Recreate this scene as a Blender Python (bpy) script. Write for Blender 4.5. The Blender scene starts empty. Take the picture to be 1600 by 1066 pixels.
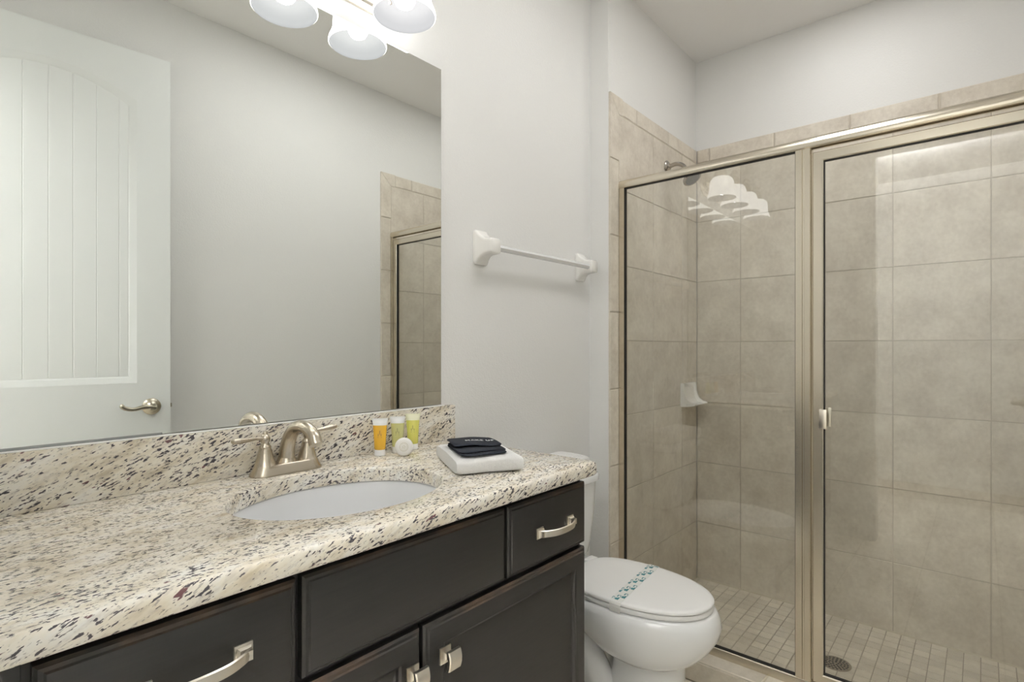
import bpy, bmesh, math, random
from mathutils import Vector, Matrix
random.seed(7)
SC = bpy.context.scene
COL = SC.collection

# ------------------------------------------------------------------ camera, world, big lights, exposure
F_PX, YAW, HOR = 851.583, 40.7286, 542.545
cam = bpy.data.objects.new('camera', bpy.data.cameras.new('camera'))
COL.objects.link(cam)
cam.data.sensor_width = 36.0
cam.data.lens = 36.0 * F_PX / 1600.0
cam.data.shift_y = (HOR - 533.0) / 1600.0
cam.data.clip_start = 0.01
cam.location = (0, 0, 1.18)
cam.rotation_euler = (math.radians(90), 0, math.radians(YAW - 90))
SC.camera = cam

world = bpy.data.worlds.new('world'); SC.world = world
world.use_nodes = True
world.node_tree.nodes['Background'].inputs[0].default_value = (0.9, 0.95, 1.0, 1)
world.node_tree.nodes['Background'].inputs[1].default_value = 0.05

BULB_E = 27.0       # radiance of each vanity bulb
SHADE_OUT = 2.5     # glow of the etched glass outside
SHADE_IN = 0.46
HALL_FILL_W = 190.0       # added hall fill, comes in through the open doorway

SC.view_settings.view_transform = 'Standard'
SC.view_settings.look = 'None'
SC.view_settings.gamma = 1.0
SC.view_settings.use_curve_mapping = False
SC.view_settings.exposure = 0.38
SC.cycles.use_denoising = True
SC.cycles.max_bounces = 14
SC.cycles.diffuse_bounces = 7
SC.cycles.glossy_bounces = 8
SC.cycles.transparent_max_bounces = 16
SC.cycles.sample_clamp_indirect = 6.0
SC.cycles.caustics_reflective = True

def area_light(name, loc, rot, sx, sy, power, color=(1, 1, 1)):
    l = bpy.data.lights.new(name, 'AREA'); l.shape = 'RECTANGLE'
    l.size = sx; l.size_y = sy; l.energy = power; l.color = color
    o = bpy.data.objects.new(name, l); COL.objects.link(o)
    o.location = loc; o.rotation_euler = rot
    return o
area_light('hall_fill', (-0.52, 0.30, 2.45), (math.pi, 0, 0), 0.4, 0.5, HALL_FILL_W, (1.0, 0.99, 0.985))  # added unseen uplight, bounces fill off the hall ceiling
area_light('ceiling_fill', (1.35, 0.44, 2.632), (0, 0, 0), 0.70, 0.40, 5.3, (1.0, 0.99, 0.985))  # added soft fill under the room ceiling, no fixture there
area_light('shower_fill', (2.25, 0.40, 2.632), (0, 0, 0), 0.30, 0.30, 2.4, (1.0, 0.99, 0.985))  # added fill to brighten the shower, stands for no real lamp

# ------------------------------------------------------------------ node helpers / materials
def mat_new(name):
    m = bpy.data.materials.new(name); m.use_nodes = True
    nt = m.node_tree
    b = nt.nodes['Principled BSDF']
    return m, nt, b

def N(nt, typ, **kw):
    n = nt.nodes.new(typ)
    for k, v in kw.items(): setattr(n, k, v)
    return n

def L(nt, a, b): nt.links.new(a, b)

def simple(name, col, rough=0.5, metal=0.0, spec=0.5, coat=0.0, aniso=0.0):
    m, nt, b = mat_new(name)
    b.inputs['Base Color'].default_value = (*col, 1)
    b.inputs['Roughness'].default_value = rough
    b.inputs['Metallic'].default_value = metal
    b.inputs['Specular IOR Level'].default_value = spec
    b.inputs['Coat Weight'].default_value = coat
    b.inputs['Anisotropic'].default_value = aniso
    return m

def add_bump(nt, b, height_socket, strength=0.2, dist=0.001):
    bp = N(nt, 'ShaderNodeBump')
    bp.inputs['Strength'].default_value = strength
    bp.inputs['Distance'].default_value = dist
    L(nt, height_socket, bp.inputs['Height'])
    L(nt, bp.outputs[0], b.inputs['Normal'])

def coords(nt, kind='Object'):
    return N(nt, 'ShaderNodeTexCoord').outputs[kind]

def world_pos(nt):
    return N(nt, 'ShaderNodeNewGeometry').outputs['Position']

def noise(nt, vec, scale, detail=3.0, rough=0.55):
    n = N(nt, 'ShaderNodeTexNoise')
    n.inputs['Scale'].default_value = scale
    n.inputs['Detail'].default_value = detail
    n.inputs['Roughness'].default_value = rough
    L(nt, vec, n.inputs['Vector'])
    return n.outputs['Fac']

def ramp(nt, fac, stops):
    r = N(nt, 'ShaderNodeValToRGB')
    e = r.color_ramp.elements
    while len(e) > 1: e.remove(e[-1])
    e[0].position = stops[0][0]; e[0].color = (*stops[0][1], 1)
    for p, c in stops[1:]:
        x = e.new(p); x.color = (*c, 1)
    L(nt, fac, r.inputs[0])
    return r.outputs[0]

def mixc(nt, fac, a, b, mode='MIX'):
    m = N(nt, 'ShaderNodeMix', data_type='RGBA', blend_type=mode)
    for sock, v in ((m.inputs[0], fac), (m.inputs[6], a), (m.inputs[7], b)):
        if hasattr(v, 'is_linked') or hasattr(v, 'node'): L(nt, v, sock)
        elif isinstance(v, (int, float)): sock.default_value = v
        else: sock.default_value = (*v, 1)
    return m.outputs[2]

def math_n(nt, op, a, b=None, clamp=False):
    m = N(nt, 'ShaderNodeMath', operation=op, use_clamp=clamp)
    for i, v in enumerate((a, b)):
        if v is None: continue
        if isinstance(v, (int, float)): m.inputs[i].default_value = v
        else: L(nt, v, m.inputs[i])
    return m.outputs[0]

def paint(name, col, bump=0.35, scale=260):
    m, nt, b = mat_new(name)
    b.inputs['Base Color'].default_value = (*col, 1)
    b.inputs['Roughness'].default_value = 0.55
    b.inputs['Specular IOR Level'].default_value = 0.25
    if bump:
        p = world_pos(nt)
        h = math_n(nt, 'ADD', noise(nt, p, scale, 2.0), noise(nt, p, scale * 0.45, 2.0))
        add_bump(nt, b, h, bump, 0.002)
    return m

M_WALL = paint('wall_paint', (0.785, 0.785, 0.77))
M_CEIL = paint('ceiling_paint', (0.86, 0.855, 0.845), 0.25, 180)
M_TRIM = simple('white_trim_paint', (0.80, 0.81, 0.79), 0.35)
M_DOOR = simple('white_door_paint', (0.79, 0.81, 0.80), 0.38)

def tile_mat(name, lo, hi, rough=0.38, tint=0.05):
    m, nt, b = mat_new(name)
    p = world_pos(nt)
    n1 = noise(nt, p, 9, 5, 0.62)
    n2 = noise(nt, p, 60, 4, 0.6)
    n3 = noise(nt, p, 420, 2, 0.5)
    s = math_n(nt, 'ADD', math_n(nt, 'MULTIPLY', n1, 0.55), math_n(nt, 'MULTIPLY', n2, 0.30))
    s = math_n(nt, 'ADD', s, math_n(nt, 'MULTIPLY', n3, 0.15))
    c = ramp(nt, s, [(0.36, lo), (0.62, hi)])
    isl = N(nt, 'ShaderNodeNewGeometry').outputs['Random Per Island']
    hv = N(nt, 'ShaderNodeHueSaturation')
    v = math_n(nt, 'ADD', math_n(nt, 'MULTIPLY', isl, tint * 2), 1.0 - tint)
    L(nt, v, hv.inputs['Value']); L(nt, c, hv.inputs['Color'])
    L(nt, hv.outputs[0], b.inputs['Base Color'])
    b.inputs['Roughness'].default_value = rough
    b.inputs['Specular IOR Level'].default_value = 0.35
    add_bump(nt, b, n2, 0.08, 0.001)
    return m

M_TILE = tile_mat('beige_wall_tile', (0.57, 0.515, 0.435), (0.75, 0.70, 0.61))
M_MOSAIC = tile_mat('beige_mosaic_tile', (0.64, 0.585, 0.49), (0.79, 0.74, 0.645), 0.45, 0.09)
M_GROUT = simple('beige_grout', (0.53, 0.48, 0.405), 0.9)
M_GROUTD = simple('floor_grout', (0.42, 0.37, 0.30), 0.9)
M_GROUTL = simple('pale_caulk', (0.58, 0.53, 0.42), 0.7)

def granite():
    m, nt, b = mat_new('speckled_granite')
    p = world_pos(nt)
    mp = N(nt, 'ShaderNodeMapping'); mp.inputs['Rotation'].default_value = (0.0, math.radians(24), math.radians(-7))
    L(nt, p, mp.inputs['Vector'])
    ms = N(nt, 'ShaderNodeMapping'); ms.inputs['Scale'].default_value = (0.30, 1.0, 1.0)
    L(nt, mp.outputs[0], ms.inputs['Vector'])
    v = ms.outputs[0]
    base = ramp(nt, noise(nt, v, 38, 4, 0.65), [(0.30, (0.54, 0.47, 0.35)), (0.42, (0.72, 0.66, 0.54)),
                                              (0.55, (0.80, 0.76, 0.67)), (0.70, (0.82, 0.81, 0.77))])
    g = ramp(nt, noise(nt, v, 130, 3, 0.6), [(0.50, (0, 0, 0)), (0.62, (1, 1, 1))])
    c = mixc(nt, math_n(nt, 'MULTIPLY', g, 0.35), base, (0.42, 0.38, 0.34))
    clump = noise(nt, v, 24, 3, 0.6)
    f1 = math_n(nt, 'ADD', noise(nt, v, 260, 2.5, 0.55), math_n(nt, 'MULTIPLY', clump, 0.29))
    d1 = ramp(nt, f1, [(0.728, (0, 0, 0)), (0.748, (1, 1, 1))])
    d1c = mixc(nt, noise(nt, v, 60, 2), (0.02, 0.02, 0.03), (0.12, 0.105, 0.11))
    c = mixc(nt, d1, c, d1c)
    sh = N(nt, 'ShaderNodeVectorMath', operation='ADD'); sh.inputs[1].default_value = (3.1, 7.7, 1.3)
    L(nt, v, sh.inputs[0])
    f2 = noise(nt, sh.outputs[0], 120, 2.5, 0.55)
    d2 = ramp(nt, f2, [(0.680, (0, 0, 0)), (0.715, (1, 1, 1))])
    c = mixc(nt, d2, c, (0.15, 0.07, 0.075))
    f3 = noise(nt, sh.outputs[0], 380, 2, 0.5)
    d3 = ramp(nt, f3, [(0.62, (0, 0, 0)), (0.68, (1, 1, 1))])
    c = mixc(nt, math_n(nt, 'MULTIPLY', d3, 0.5), c, (0.12, 0.11, 0.11))
    L(nt, c, b.inputs['Base Color'])
    b.inputs['Roughness'].default_value = 0.16
    b.inputs['Specular IOR Level'].default_value = 0.5
    return m
M_GRANITE = granite()

def espresso(name, worn):
    m, nt, b = mat_new(name)
    p = world_pos(nt)
    mp = N(nt, 'ShaderNodeMapping'); mp.inputs['Scale'].default_value = (4.0, 60.0, 60.0)
    L(nt, p, mp.inputs['Vector'])
    gr = noise(nt, mp.outputs[0], 3, 4, 0.6)
    c = ramp(nt, gr, [(0.3, (0.0125, 0.0118, 0.0108)), (0.7, (0.0180, 0.0163, 0.0145))])
    c2 = c
    if worn:
        patch = ramp(nt, noise(nt, p, 9, 3, 0.65), [(0.40, (0, 0, 0)), (0.62, (1, 1, 1))])
        c2 = mixc(nt, math_n(nt, 'MULTIPLY', patch, 0.5), c, (0.10, 0.058, 0.032))
    L(nt, c2, b.inputs['Base Color'])
    b.inputs['Roughness'].default_value = 0.42
    b.inputs['Specular IOR Level'].default_value = 0.45
    return m
M_WOOD = espresso('espresso_stained_wood', False)
M_WORN = espresso('rubbed_through_stain', True)
M_DARK = simple('dark_cabinet_frame', (0.012, 0.010, 0.009), 0.5)

def brushed(name, col, rough):
    m, nt, b = mat_new(name)
    b.inputs['Base Color'].default_value = (*col, 1)
    b.inputs['Metallic'].default_value = 1.0
    p = world_pos(nt)
    mp = N(nt, 'ShaderNodeMapping'); mp.inputs['Scale'].default_value = (60, 60, 900)
    L(nt, p, mp.inputs['Vector'])
    r = math_n(nt, 'ADD', math_n(nt, 'MULTIPLY', noise(nt, mp.outputs[0], 1.0, 2), 0.10), rough - 0.05)
    L(nt, r, b.inputs['Roughness'])
    return m
M_NICKEL = simple('brushed_nickel', (0.56, 0.50, 0.41), 0.27, 1.0)
M_PULL = brushed('satin_nickel_hardware', (0.76, 0.71, 0.63), 0.30)
M_ALU = brushed('satin_aluminium', (0.69, 0.635, 0.53), 0.24)
M_CHROME = simple('chrome', (0.80, 0.81, 0.82), 0.10, 1.0)
M_LEVER = simple('antique_nickel', (0.42, 0.385, 0.31), 0.28, 1.0)
M_SHOWERMETAL = simple('shower_chrome', (0.50, 0.47, 0.43), 0.2, 1.0)
M_RUBBER = simple('black_gasket', (0.006, 0.006, 0.006), 0.6)
M_PORC = simple('white_porcelain', (0.84, 0.85, 0.85), 0.12, 0, 0.5, 0.3)
M_SINK = simple('white_sink_porcelain', (0.76, 0.77, 0.785), 0.15, 0, 0.5, 0.2)
M_CERAM = simple('white_ceramic', (0.83, 0.82, 0.79), 0.18)
M_PLASTIC = simple('white_plastic', (0.86, 0.86, 0.85), 0.35)
M_BARMAT = simple('bright_bar', (0.84, 0.85, 0.86), 0.25, 0.35)
M_HOLE = simple('dark_hole', (0.01, 0.01, 0.01), 0.8)

def cloth(name, col, scale=900, s=0.6, sheen=0.25):
    m, nt, b = mat_new(name)
    p = world_pos(nt)
    n1 = noise(nt, p, scale, 2, 0.6); n2 = noise(nt, p, 120, 3, 0.6)
    cc = ramp(nt, n1, [(0.3, tuple(x * 0.86 for x in col)), (0.7, col)])
    L(nt, cc, b.inputs['Base Color'])
    b.inputs['Roughness'].default_value = 0.95
    b.inputs['Specular IOR Level'].default_value = 0.1
    b.inputs['Sheen Weight'].default_value = sheen
    add_bump(nt, b, math_n(nt, 'ADD', n1, n2), s, 0.003)
    return m
M_TOWEL = cloth('white_terry', (0.86, 0.855, 0.84))
M_BLACKCLOTH = cloth('charcoal_terry', (0.015, 0.018, 0.025), sheen=0.03)
M_THREAD = simple('white_embroidery', (0.75, 0.75, 0.75), 0.8)

def arch_glass():
    m, nt, b = mat_new('clear_shower_glass')
    nt.nodes.remove(b)
    out = nt.nodes['Material Output']
    geo = N(nt, 'ShaderNodeNewGeometry')
    dp = N(nt, 'ShaderNodeVectorMath', operation='DOT_PRODUCT')
    L(nt, geo.outputs['Incoming'], dp.inputs[0]); L(nt, geo.outputs['Normal'], dp.inputs[1])
    a = math_n(nt, 'ABSOLUTE', dp.outputs['Value'])
    om = math_n(nt, 'SUBTRACT', 1.0, a, True)
    p5 = math_n(nt, 'POWER', om, 5.0)
    fr = math_n(nt, 'ADD', math_n(nt, 'MULTIPLY', p5, 0.95), 0.07)
    tr = N(nt, 'ShaderNodeBsdfTransparent'); tr.inputs[0].default_value = (0.985, 0.992, 0.982, 1)
    gl = N(nt, 'ShaderNodeBsdfGlossy'); gl.inputs['Roughness'].default_value = 0.0
    mx = N(nt, 'ShaderNodeMixShader')
    L(nt, fr, mx.inputs[0]); L(nt, tr.outputs[0], mx.inputs[1]); L(nt, gl.outputs[0], mx.inputs[2])
    L(nt, mx.outputs[0], out.inputs['Surface'])
    return m
M_GLASS = arch_glass()

def mirror_mat():
    m, nt, b = mat_new('silvered_mirror')
    b.inputs['Base Color'].default_value = (0.90, 0.92, 0.90, 1)
    b.inputs['Metallic'].default_value = 1.0
    b.inputs['Roughness'].default_value = 0.0
    return m
M_MIRROR = mirror_mat()
M_MIRROREDGE = simple('mirror_edge', (0.18, 0.22, 0.21), 0.3)

def emit(name, col, strength, dif=(0.8, 0.8, 0.8)):
    m, nt, b = mat_new(name)
    b.inputs['Base Color'].default_value = (*dif, 1)
    b.inputs['Emission Color'].default_value = (*col, 1)
    b.inputs['Emission Strength'].default_value = strength
    b.inputs['Roughness'].default_value = 0.6
    b.inputs['Specular IOR Level'].default_value = 0.05
    return m
M_BULB = emit('lit_bulb', (1.0, 0.97, 0.92), BULB_E)
M_SHADE_O = emit('lit_etched_glass', (1.0, 0.985, 0.96), SHADE_OUT, (0.2, 0.2, 0.2))
M_SHADE_I = emit('etched_glass_inside', (0.96, 0.97, 1.0), SHADE_IN, (0.03, 0.03, 0.03))

# ------------------------------------------------------------------ object helpers
def root_of(o):
    while o.parent: o = o.parent
    return o

def link_mesh(name, bm, mats, parent=None, smooth=35, origin=None):
    if not isinstance(mats, (list, tuple)): mats = [mats]
    bmesh.ops.recalc_face_normals(bm, faces=bm.faces[:])
    if parent is not None:
        off = root_of(parent)['_o'] if '_o' in root_of(parent) else root_of(parent).location
        off = Vector(off)
    else:
        xs = [v.co for v in bm.verts]
        if origin is None:
            mn = Vector([min(c[i] for c in xs) for i in range(3)])
            mx = Vector([max(c[i] for c in xs) for i in range(3)])
            off = Vector(((mn.x + mx.x) / 2, (mn.y + mx.y) / 2, mn.z))
        else: off = Vector(origin)
    for v in bm.verts: v.co -= off
    me = bpy.data.meshes.new(name)
    bm.to_mesh(me); bm.free()
    for m in mats: me.materials.append(m)
    if smooth:
        me.polygons.foreach_set('use_smooth', [True] * len(me.polygons))
        me.set_sharp_from_angle(angle=math.radians(smooth))
    o = bpy.data.objects.new(name, me)
    COL.objects.link(o)
    if parent is None: o.location = off
    else: o.parent = parent
    return o

def thing(name, label, cat, loc, group=None):
    o = bpy.data.objects.new(name, None); COL.objects.link(o)
    o.empty_display_size = 0.05
    o.location = loc
    o['label'] = label; o['category'] = cat
    if group: o['group'] = group
    return o

def tag(o, label, cat, group=None):
    o['label'] = label; o['category'] = cat
    if group: o['group'] = group
    return o

def struct(name, bm, mats, smooth=35):
    o = link_mesh(name, bm, mats, None, smooth)
    o['kind'] = 'structure'
    return o

def B(): return bmesh.new()

def box(bm, x0, x1, y0, y1, z0, z1, bev=0.0, seg=2, mi=0):
    vs = [bm.verts.new(p) for p in ((x0, y0, z0), (x1, y0, z0), (x1, y1, z0), (x0, y1, z0),
                                    (x0, y0, z1), (x1, y0, z1), (x1, y1, z1), (x0, y1, z1))]
    fs = [bm.faces.new([vs[i] for i in q]) for q in ((0, 3, 2, 1), (4, 5, 6, 7), (0, 1, 5, 4), (1, 2, 6, 5), (2, 3, 7, 6), (3, 0, 4, 7))]
    for f in fs: f.material_index = mi
    if bev > 0:
        es = set(e for f in fs for e in f.edges)
        r = bmesh.ops.bevel(bm, geom=list(es), offset=bev, segments=seg, affect='EDGES', profile=0.5)
        for f in r['faces']: f.material_index = mi
    return vs

def loft(bm, rings, closed=True, cap0=True, cap1=True, mi=0):
    """rings: lists of points, joined ring to ring"""
    R = [[bm.verts.new(p) for p in r] for r in rings]
    n = len(R[0])
    for a, b in zip(R[:-1], R[1:]):
        for i in range(n if closed else n - 1):
            j = (i + 1) % n
            f = bm.faces.new((a[i], a[j], b[j], b[i])); f.material_index = mi
    if cap0: bm.faces.new(R[0][::-1]).material_index = mi
    if cap1: bm.faces.new(R[-1]).material_index = mi
    return R

def circle(c, r, n=24, ax=(0, 0, 1), up=None):
    ax = Vector(ax).normalized()
    u = ax.orthogonal().normalized() if up is None else (Vector(up) - ax * Vector(up).dot(ax)).normalized()
    w = ax.cross(u)
    c = Vector(c)
    return [c + u * math.cos(2 * math.pi * k / n) * r + w * math.sin(2 * math.pi * k / n) * r for k in range(n)]

def lathe(bm, base, prof, n=32, ax=(0, 0, 1), cap0=True, cap1=True, mi=0):
    """prof: (radius, height along ax)"""
    ax = Vector(ax).normalized(); base = Vector(base)
    return loft(bm, [circle(base + ax * h, max(r, 1e-5), n, ax) for r, h in prof], True, cap0, cap1, mi)

def catmull(pts, per=8):
    P = [Vector(p) for p in pts]; out = []
    for i in range(len(P) - 1):
        p0 = P[i - 1] if i else P[0] * 2 - P[1]
        p3 = P[i + 2] if i + 2 < len(P) else P[-1] * 2 - P[-2]
        for k in range(per):
            t = k / per
            out.append(0.5 * ((2 * P[i]) + (P[i + 1] - p0) * t + (2 * p0 - 5 * P[i] + 4 * P[i + 1] - p3) * t * t + (3 * P[i] - p0 - 3 * P[i + 1] + p3) * t ** 3))
    out.append(P[-1])
    return out

def tube(bm, pts, rad, n=16, per=8, caps=True, flat=None, mi=0):
    """rad: number or list per control point; flat: (scale along side axis, scale along normal)"""
    path = catmull(pts, per) if per > 1 else [Vector(p) for p in pts]
    if isinstance(rad, (int, float)): rr = [rad] * len(path)
    else:
        rr = []
        for i in range(len(path)):
            t = i / (len(path) - 1) * (len(rad) - 1); k = min(int(t), len(rad) - 2)
            rr.append(rad[k] + (rad[k + 1] - rad[k]) * (t - k))
    rings = []; prev = None
    for i, p in enumerate(path):
        d = (path[min(i + 1, len(path) - 1)] - path[max(i - 1, 0)]).normalized()
        if prev is None: u = d.orthogonal().normalized() if abs(d.z) > 0.9 else d.cross(Vector((0, 0, 1))).normalized()
        else: u = (prev - d * prev.dot(d)).normalized()
        prev = u; w = d.cross(u)
        fa, fb = flat if flat else (1, 1)
        rings.append([p + u * math.cos(2 * math.pi * k / n) * rr[i] * fa + w * math.sin(2 * math.pi * k / n) * rr[i] * fb for k in range(n)])
    return loft(bm, rings, True, caps, caps, mi)

def rrect(cx, cy, hx, hy, r, z, n=6):
    pts = []
    r = min(r, hx, hy)
    for qx, qy, a0 in ((1, 1, 0), (-1, 1, 90), (-1, -1, 180), (1, -1, 270)):
        for k in range(n + 1):
            a = math.radians(a0 + 90 * k / n)
            pts.append(Vector((cx + qx * (hx - r) + r * math.cos(a), cy + qy * (hy - r) + r * math.sin(a), z)))
    return pts

def subsurf(o, lv=2):
    m = o.modifiers.new('sub', 'SUBSURF'); m.levels = lv; m.render_levels = lv
    return o

# ------------------------------------------------------------------ room dimensions (metres)
XE, XB = -0.03, 2.736          # entry wall, shower back wall (finished face)
YV, YS, YO = 1.20, 1.1054, -0.2246   # vanity wall, shower left wall, opposite wall
XR = 1.875                     # return of the shower wall
ZC = 2.642
ZT = 2.188                     # tile top
XH = 1.955                     # centre of the shower enclosure
TT = 0.008                     # tile thickness
CURB0, CURB1, CURBZ = 1.875, 1.990, 0.080

# ------------------------------------------------------------------ shell
bm = B(); box(bm, XE - 0.10, XR, YV, YV + 0.10, 0, ZC); struct('wall_vanity', bm, M_WALL, 0)
bm = B(); box(bm, XR, XB + 0.10, YS + TT, YV + 0.10, 0, ZC, 0); struct('wall_shower_left', bm, M_WALL, 0)
bm = B(); box(bm, XB + TT, XB + 0.10, YO - 0.1, YS + TT, 0, ZC); struct('wall_shower_back', bm, M_WALL, 0)
bm = B(); box(bm, XE - 0.10, XB + 0.10, YO - 0.10, YO, 0, ZC); struct('wall_opposite', bm, M_WALL, 0)
bm = B()
DY0, DY1, DZ = -0.205, 0.50, 2.37
box(bm, XE - 0.10, XE, DY1, YV, 0, ZC)
box(bm, XE - 0.10, XE, YO, DY0, 0, ZC)
box(bm, XE - 0.10, XE, DY0, DY1, DZ, ZC)
struct('wall_entry', bm, M_WALL, 0)
bm = B(); box(bm, -2.05, XB + 0.1, -0.8, 1.4, ZC, ZC + 0.1); struct('ceiling', bm, M_CEIL, 0)
# hall beyond the open doorway
bm = B()
box(bm, -2.05, -1.95, -0.8, 1.4, 0, ZC)
box(bm, -2.05, XE - 0.10, -0.8, -0.7, 0, ZC)
box(bm, -2.05, XE - 0.10, 1.30, 1.40, 0, ZC)
struct('wall_hall', bm, M_WALL, 0)

def tiles(bm, u0, u1, v0, v1, uo, vo, pu, pv, gap, place, th, bev=0.0012):
    """grid of tiles clipped to the rectangle; place(u,v,w) -> xyz, w is height above the backing"""
    iu = math.floor((u0 - uo) / pu); iv = math.floor((v0 - vo) / pv)
    u = uo + iu * pu
    while u < u1 - 1e-6:
        v = vo + iv * pv
        while v < v1 - 1e-6:
            a0, a1 = max(u, u0) + gap / 2, min(u + pu, u1) - gap / 2
            b0, b1 = max(v, v0) + gap / 2, min(v + pv, v1) - gap / 2
            if a1 - a0 > 0.006 and b1 - b0 > 0.006:
                tile(bm, a0, a1, b0, b1, place, th, bev)
            v += pv
        u += pu

def tile(bm, a0, a1, b0, b1, place, th, bev, mi=0):
    ring = lambda e, w: [place(a0 + e, b0 + e, w), place(a1 - e, b0 + e, w), place(a1 - e, b1 - e, w), place(a0 + e, b1 - e, w)]
    loft(bm, [ring(0, 0), ring(0, th - bev), ring(bev, th)], True, False, True, mi)

P_ = 0.3056
G_ = 0.0036
def quad(bm, pts, mi=0):
    bm.faces.new([bm.verts.new(p) for p in pts]).material_index = mi
ZM = 2.118   # top of the field tile
# back wall
bm = B()
pl = lambda u, v, w: Vector((XB + TT - w, u, v))
tiles(bm, YO, YS, 0.0, ZM, -0.0285, -0.0165, P_, P_, G_, pl, TT)
tiles(bm, YO, YS, ZM, ZT, 0.1251, ZM, P_, 0.07, G_, pl, TT, 0.004)
quad(bm, [pl(YO, 0, 0.0055), pl(YS, 0, 0.0055), pl(YS, ZT - 0.003, 0.0055), pl(YO, ZT - 0.003, 0.0055)], 1)
struct('wall_tile_back', bm, [M_TILE, M_GROUT], 20)
# left and right shower walls, with a mitred bullnose edge at the front and along the top
def side_tiles(name, yface, sgn):
    bm = B()
    pl = lambda u, v, w: Vector((u, yface + sgn * (TT - w), v))
    xf = XR + 0.001; xi = xf + 0.070
    tiles(bm, xi, XB, 0.0, ZM, 2.2484 if sgn > 0 else 2.19, -0.0165, P_, P_, G_, pl, TT)
    tiles(bm, xi + 0.03, XB, ZM, ZT, 2.0972, ZM, P_, 0.07, G_, pl, TT, 0.004)
    # mitred corner pieces
    def poly(pts):
        c = sum((Vector((p[0], p[1], 0)) for p in pts), Vector()) / len(pts)
        sh = [(p[0] + (c.x - p[0]) * 0.02, p[1] + (c.y - p[1]) * 0.02) for p in pts]
        loft(bm, [[pl(*p, 0) for p in sh], [pl(*p, TT) for p in sh]], True, False, True)
    poly([(xf, ZT), (xi + 0.03, ZT), (xi + 0.03, ZM), (xi, ZM)])
    poly([(xf, ZT), (xi, ZM), (xi, 1.93), (xf, 1.93)])
    tiles(bm, xf, xi, 0.0, 1.93, xf, 1.93, 0.07, P_, G_, pl, TT, 0.003)
    quad(bm, [pl(xf, 0, 0.0055), pl(XB, 0, 0.0055), pl(XB, ZT - 0.003, 0.0055), pl(xf, ZT - 0.003, 0.0055)], 1)
    # visible bullnose front edge
    quad(bm, [pl(xf + 0.001, 0, 0.0), pl(xf + 0.001, 0, 0.0055), pl(xf + 0.001, ZT - 0.003, 0.0055), pl(xf + 0.001, ZT - 0.003, 0)], 0)
    struct(name, bm, [M_TILE, M_GROUT], 20)
side_tiles('wall_tile_left', YS, 1)
side_tiles('wall_tile_right', YO + TT, -1)

# floors
bm = B()
box(bm, -2.05, CURB0, -0.8, YV + 0.1, -0.10, -0.004, 0, mi=1)
tiles(bm, -1.35, CURB0, YO, YV, 0.1, 0.24, 0.3056, 0.3056, 0.005, lambda u, v, w: Vector((u, v, -0.008 + w)), 0.008)
struct('floor', bm, [M_MOSAIC, M_GROUTD], 20)
bm = B()
box(bm, CURB1, XB + 0.1, YO - 0.05, YS + 0.05, -0.10, -0.003, 0, mi=1)
tiles(bm, CURB1, XB, YO, YS, 2.0, 0.0015, 0.0494, 0.0494, 0.0026, lambda u, v, w: Vector((u, v, -0.006 + w)), 0.006, 0.001)
# pale caulk bead along the foot of the tiled walls
for k in range(1):
    loft(bm, [[Vector((XB, y, 0)), Vector((XB, y, 0.005)), Vector((XB - 0.005, y, 0))] for y in (YO, YS)], True, True, True, 2)
    loft(bm, [[Vector((x, YS, 0)), Vector((x, YS, 0.005)), Vector((x, YS - 0.005, 0))] for x in (CURB1, XB)], True, True, True, 2)
struct('floor_shower', bm, [M_MOSAIC, M_GROUTD, M_GROUTL], 20)
# low tiled curb under the glass
bm = B()
box(bm, CURB0 + 0.004, CURB1 - 0.004, YO + TT, YS, -0.05, CURBZ - 0.002, 0, mi=1)
v = YO + 0.005
tiles(bm, CURB0, CURB1, YO + TT, YS, CURB0, 0.5432, 0.2, P_, 0.004, lambda u, v, w: Vector((u, v, CURBZ - 0.008 + w)), 0.008, 0.003)
tiles(bm, YO + TT, YS, 0.0, CURBZ - 0.006, 0.5432, -0.02, P_, 0.3, 0.004, lambda u, v, w: Vector((CURB0 + 0.008 - w, u, v)), 0.008)
tiles(bm, YO + TT, YS, 0.0, CURBZ - 0.006, 0.5432, -0.02, P_, 0.3, 0.004, lambda u, v, w: Vector((CURB1 - 0.008 + w, u, v)), 0.008)
struct('trim_1', bm, [M_MOSAIC, M_GROUTL], 20)

# door casing and baseboards
bm = B()
for xs in ((XE, XE + 0.014),):
    box(bm, xs[0], xs[1], DY1, DY1 + 0.057, 0, DZ + 0.057, 0.003)
    box(bm, xs[0], xs[1], DY0, DY1, DZ, DZ + 0.057, 0.003)
box(bm, XE - 0.10, XE, DY1 - 0.015, DY1, 0, DZ, 0.001)
box(bm, XE - 0.10, XE, DY0, DY1, DZ - 0.015, DZ, 0.001)
struct('trim_2', bm, M_TRIM)
bm = B(); box(bm, 0.0, XR, YO, YO + 0.013, 0, 0.085, 0.003); struct('baseboard_opposite', bm, M_TRIM)
bm = B(); box(bm, 1.125, XR, YV - 0.013, YV, 0, 0.085, 0.003); struct('baseboard_vanity', bm, M_TRIM)

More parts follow.
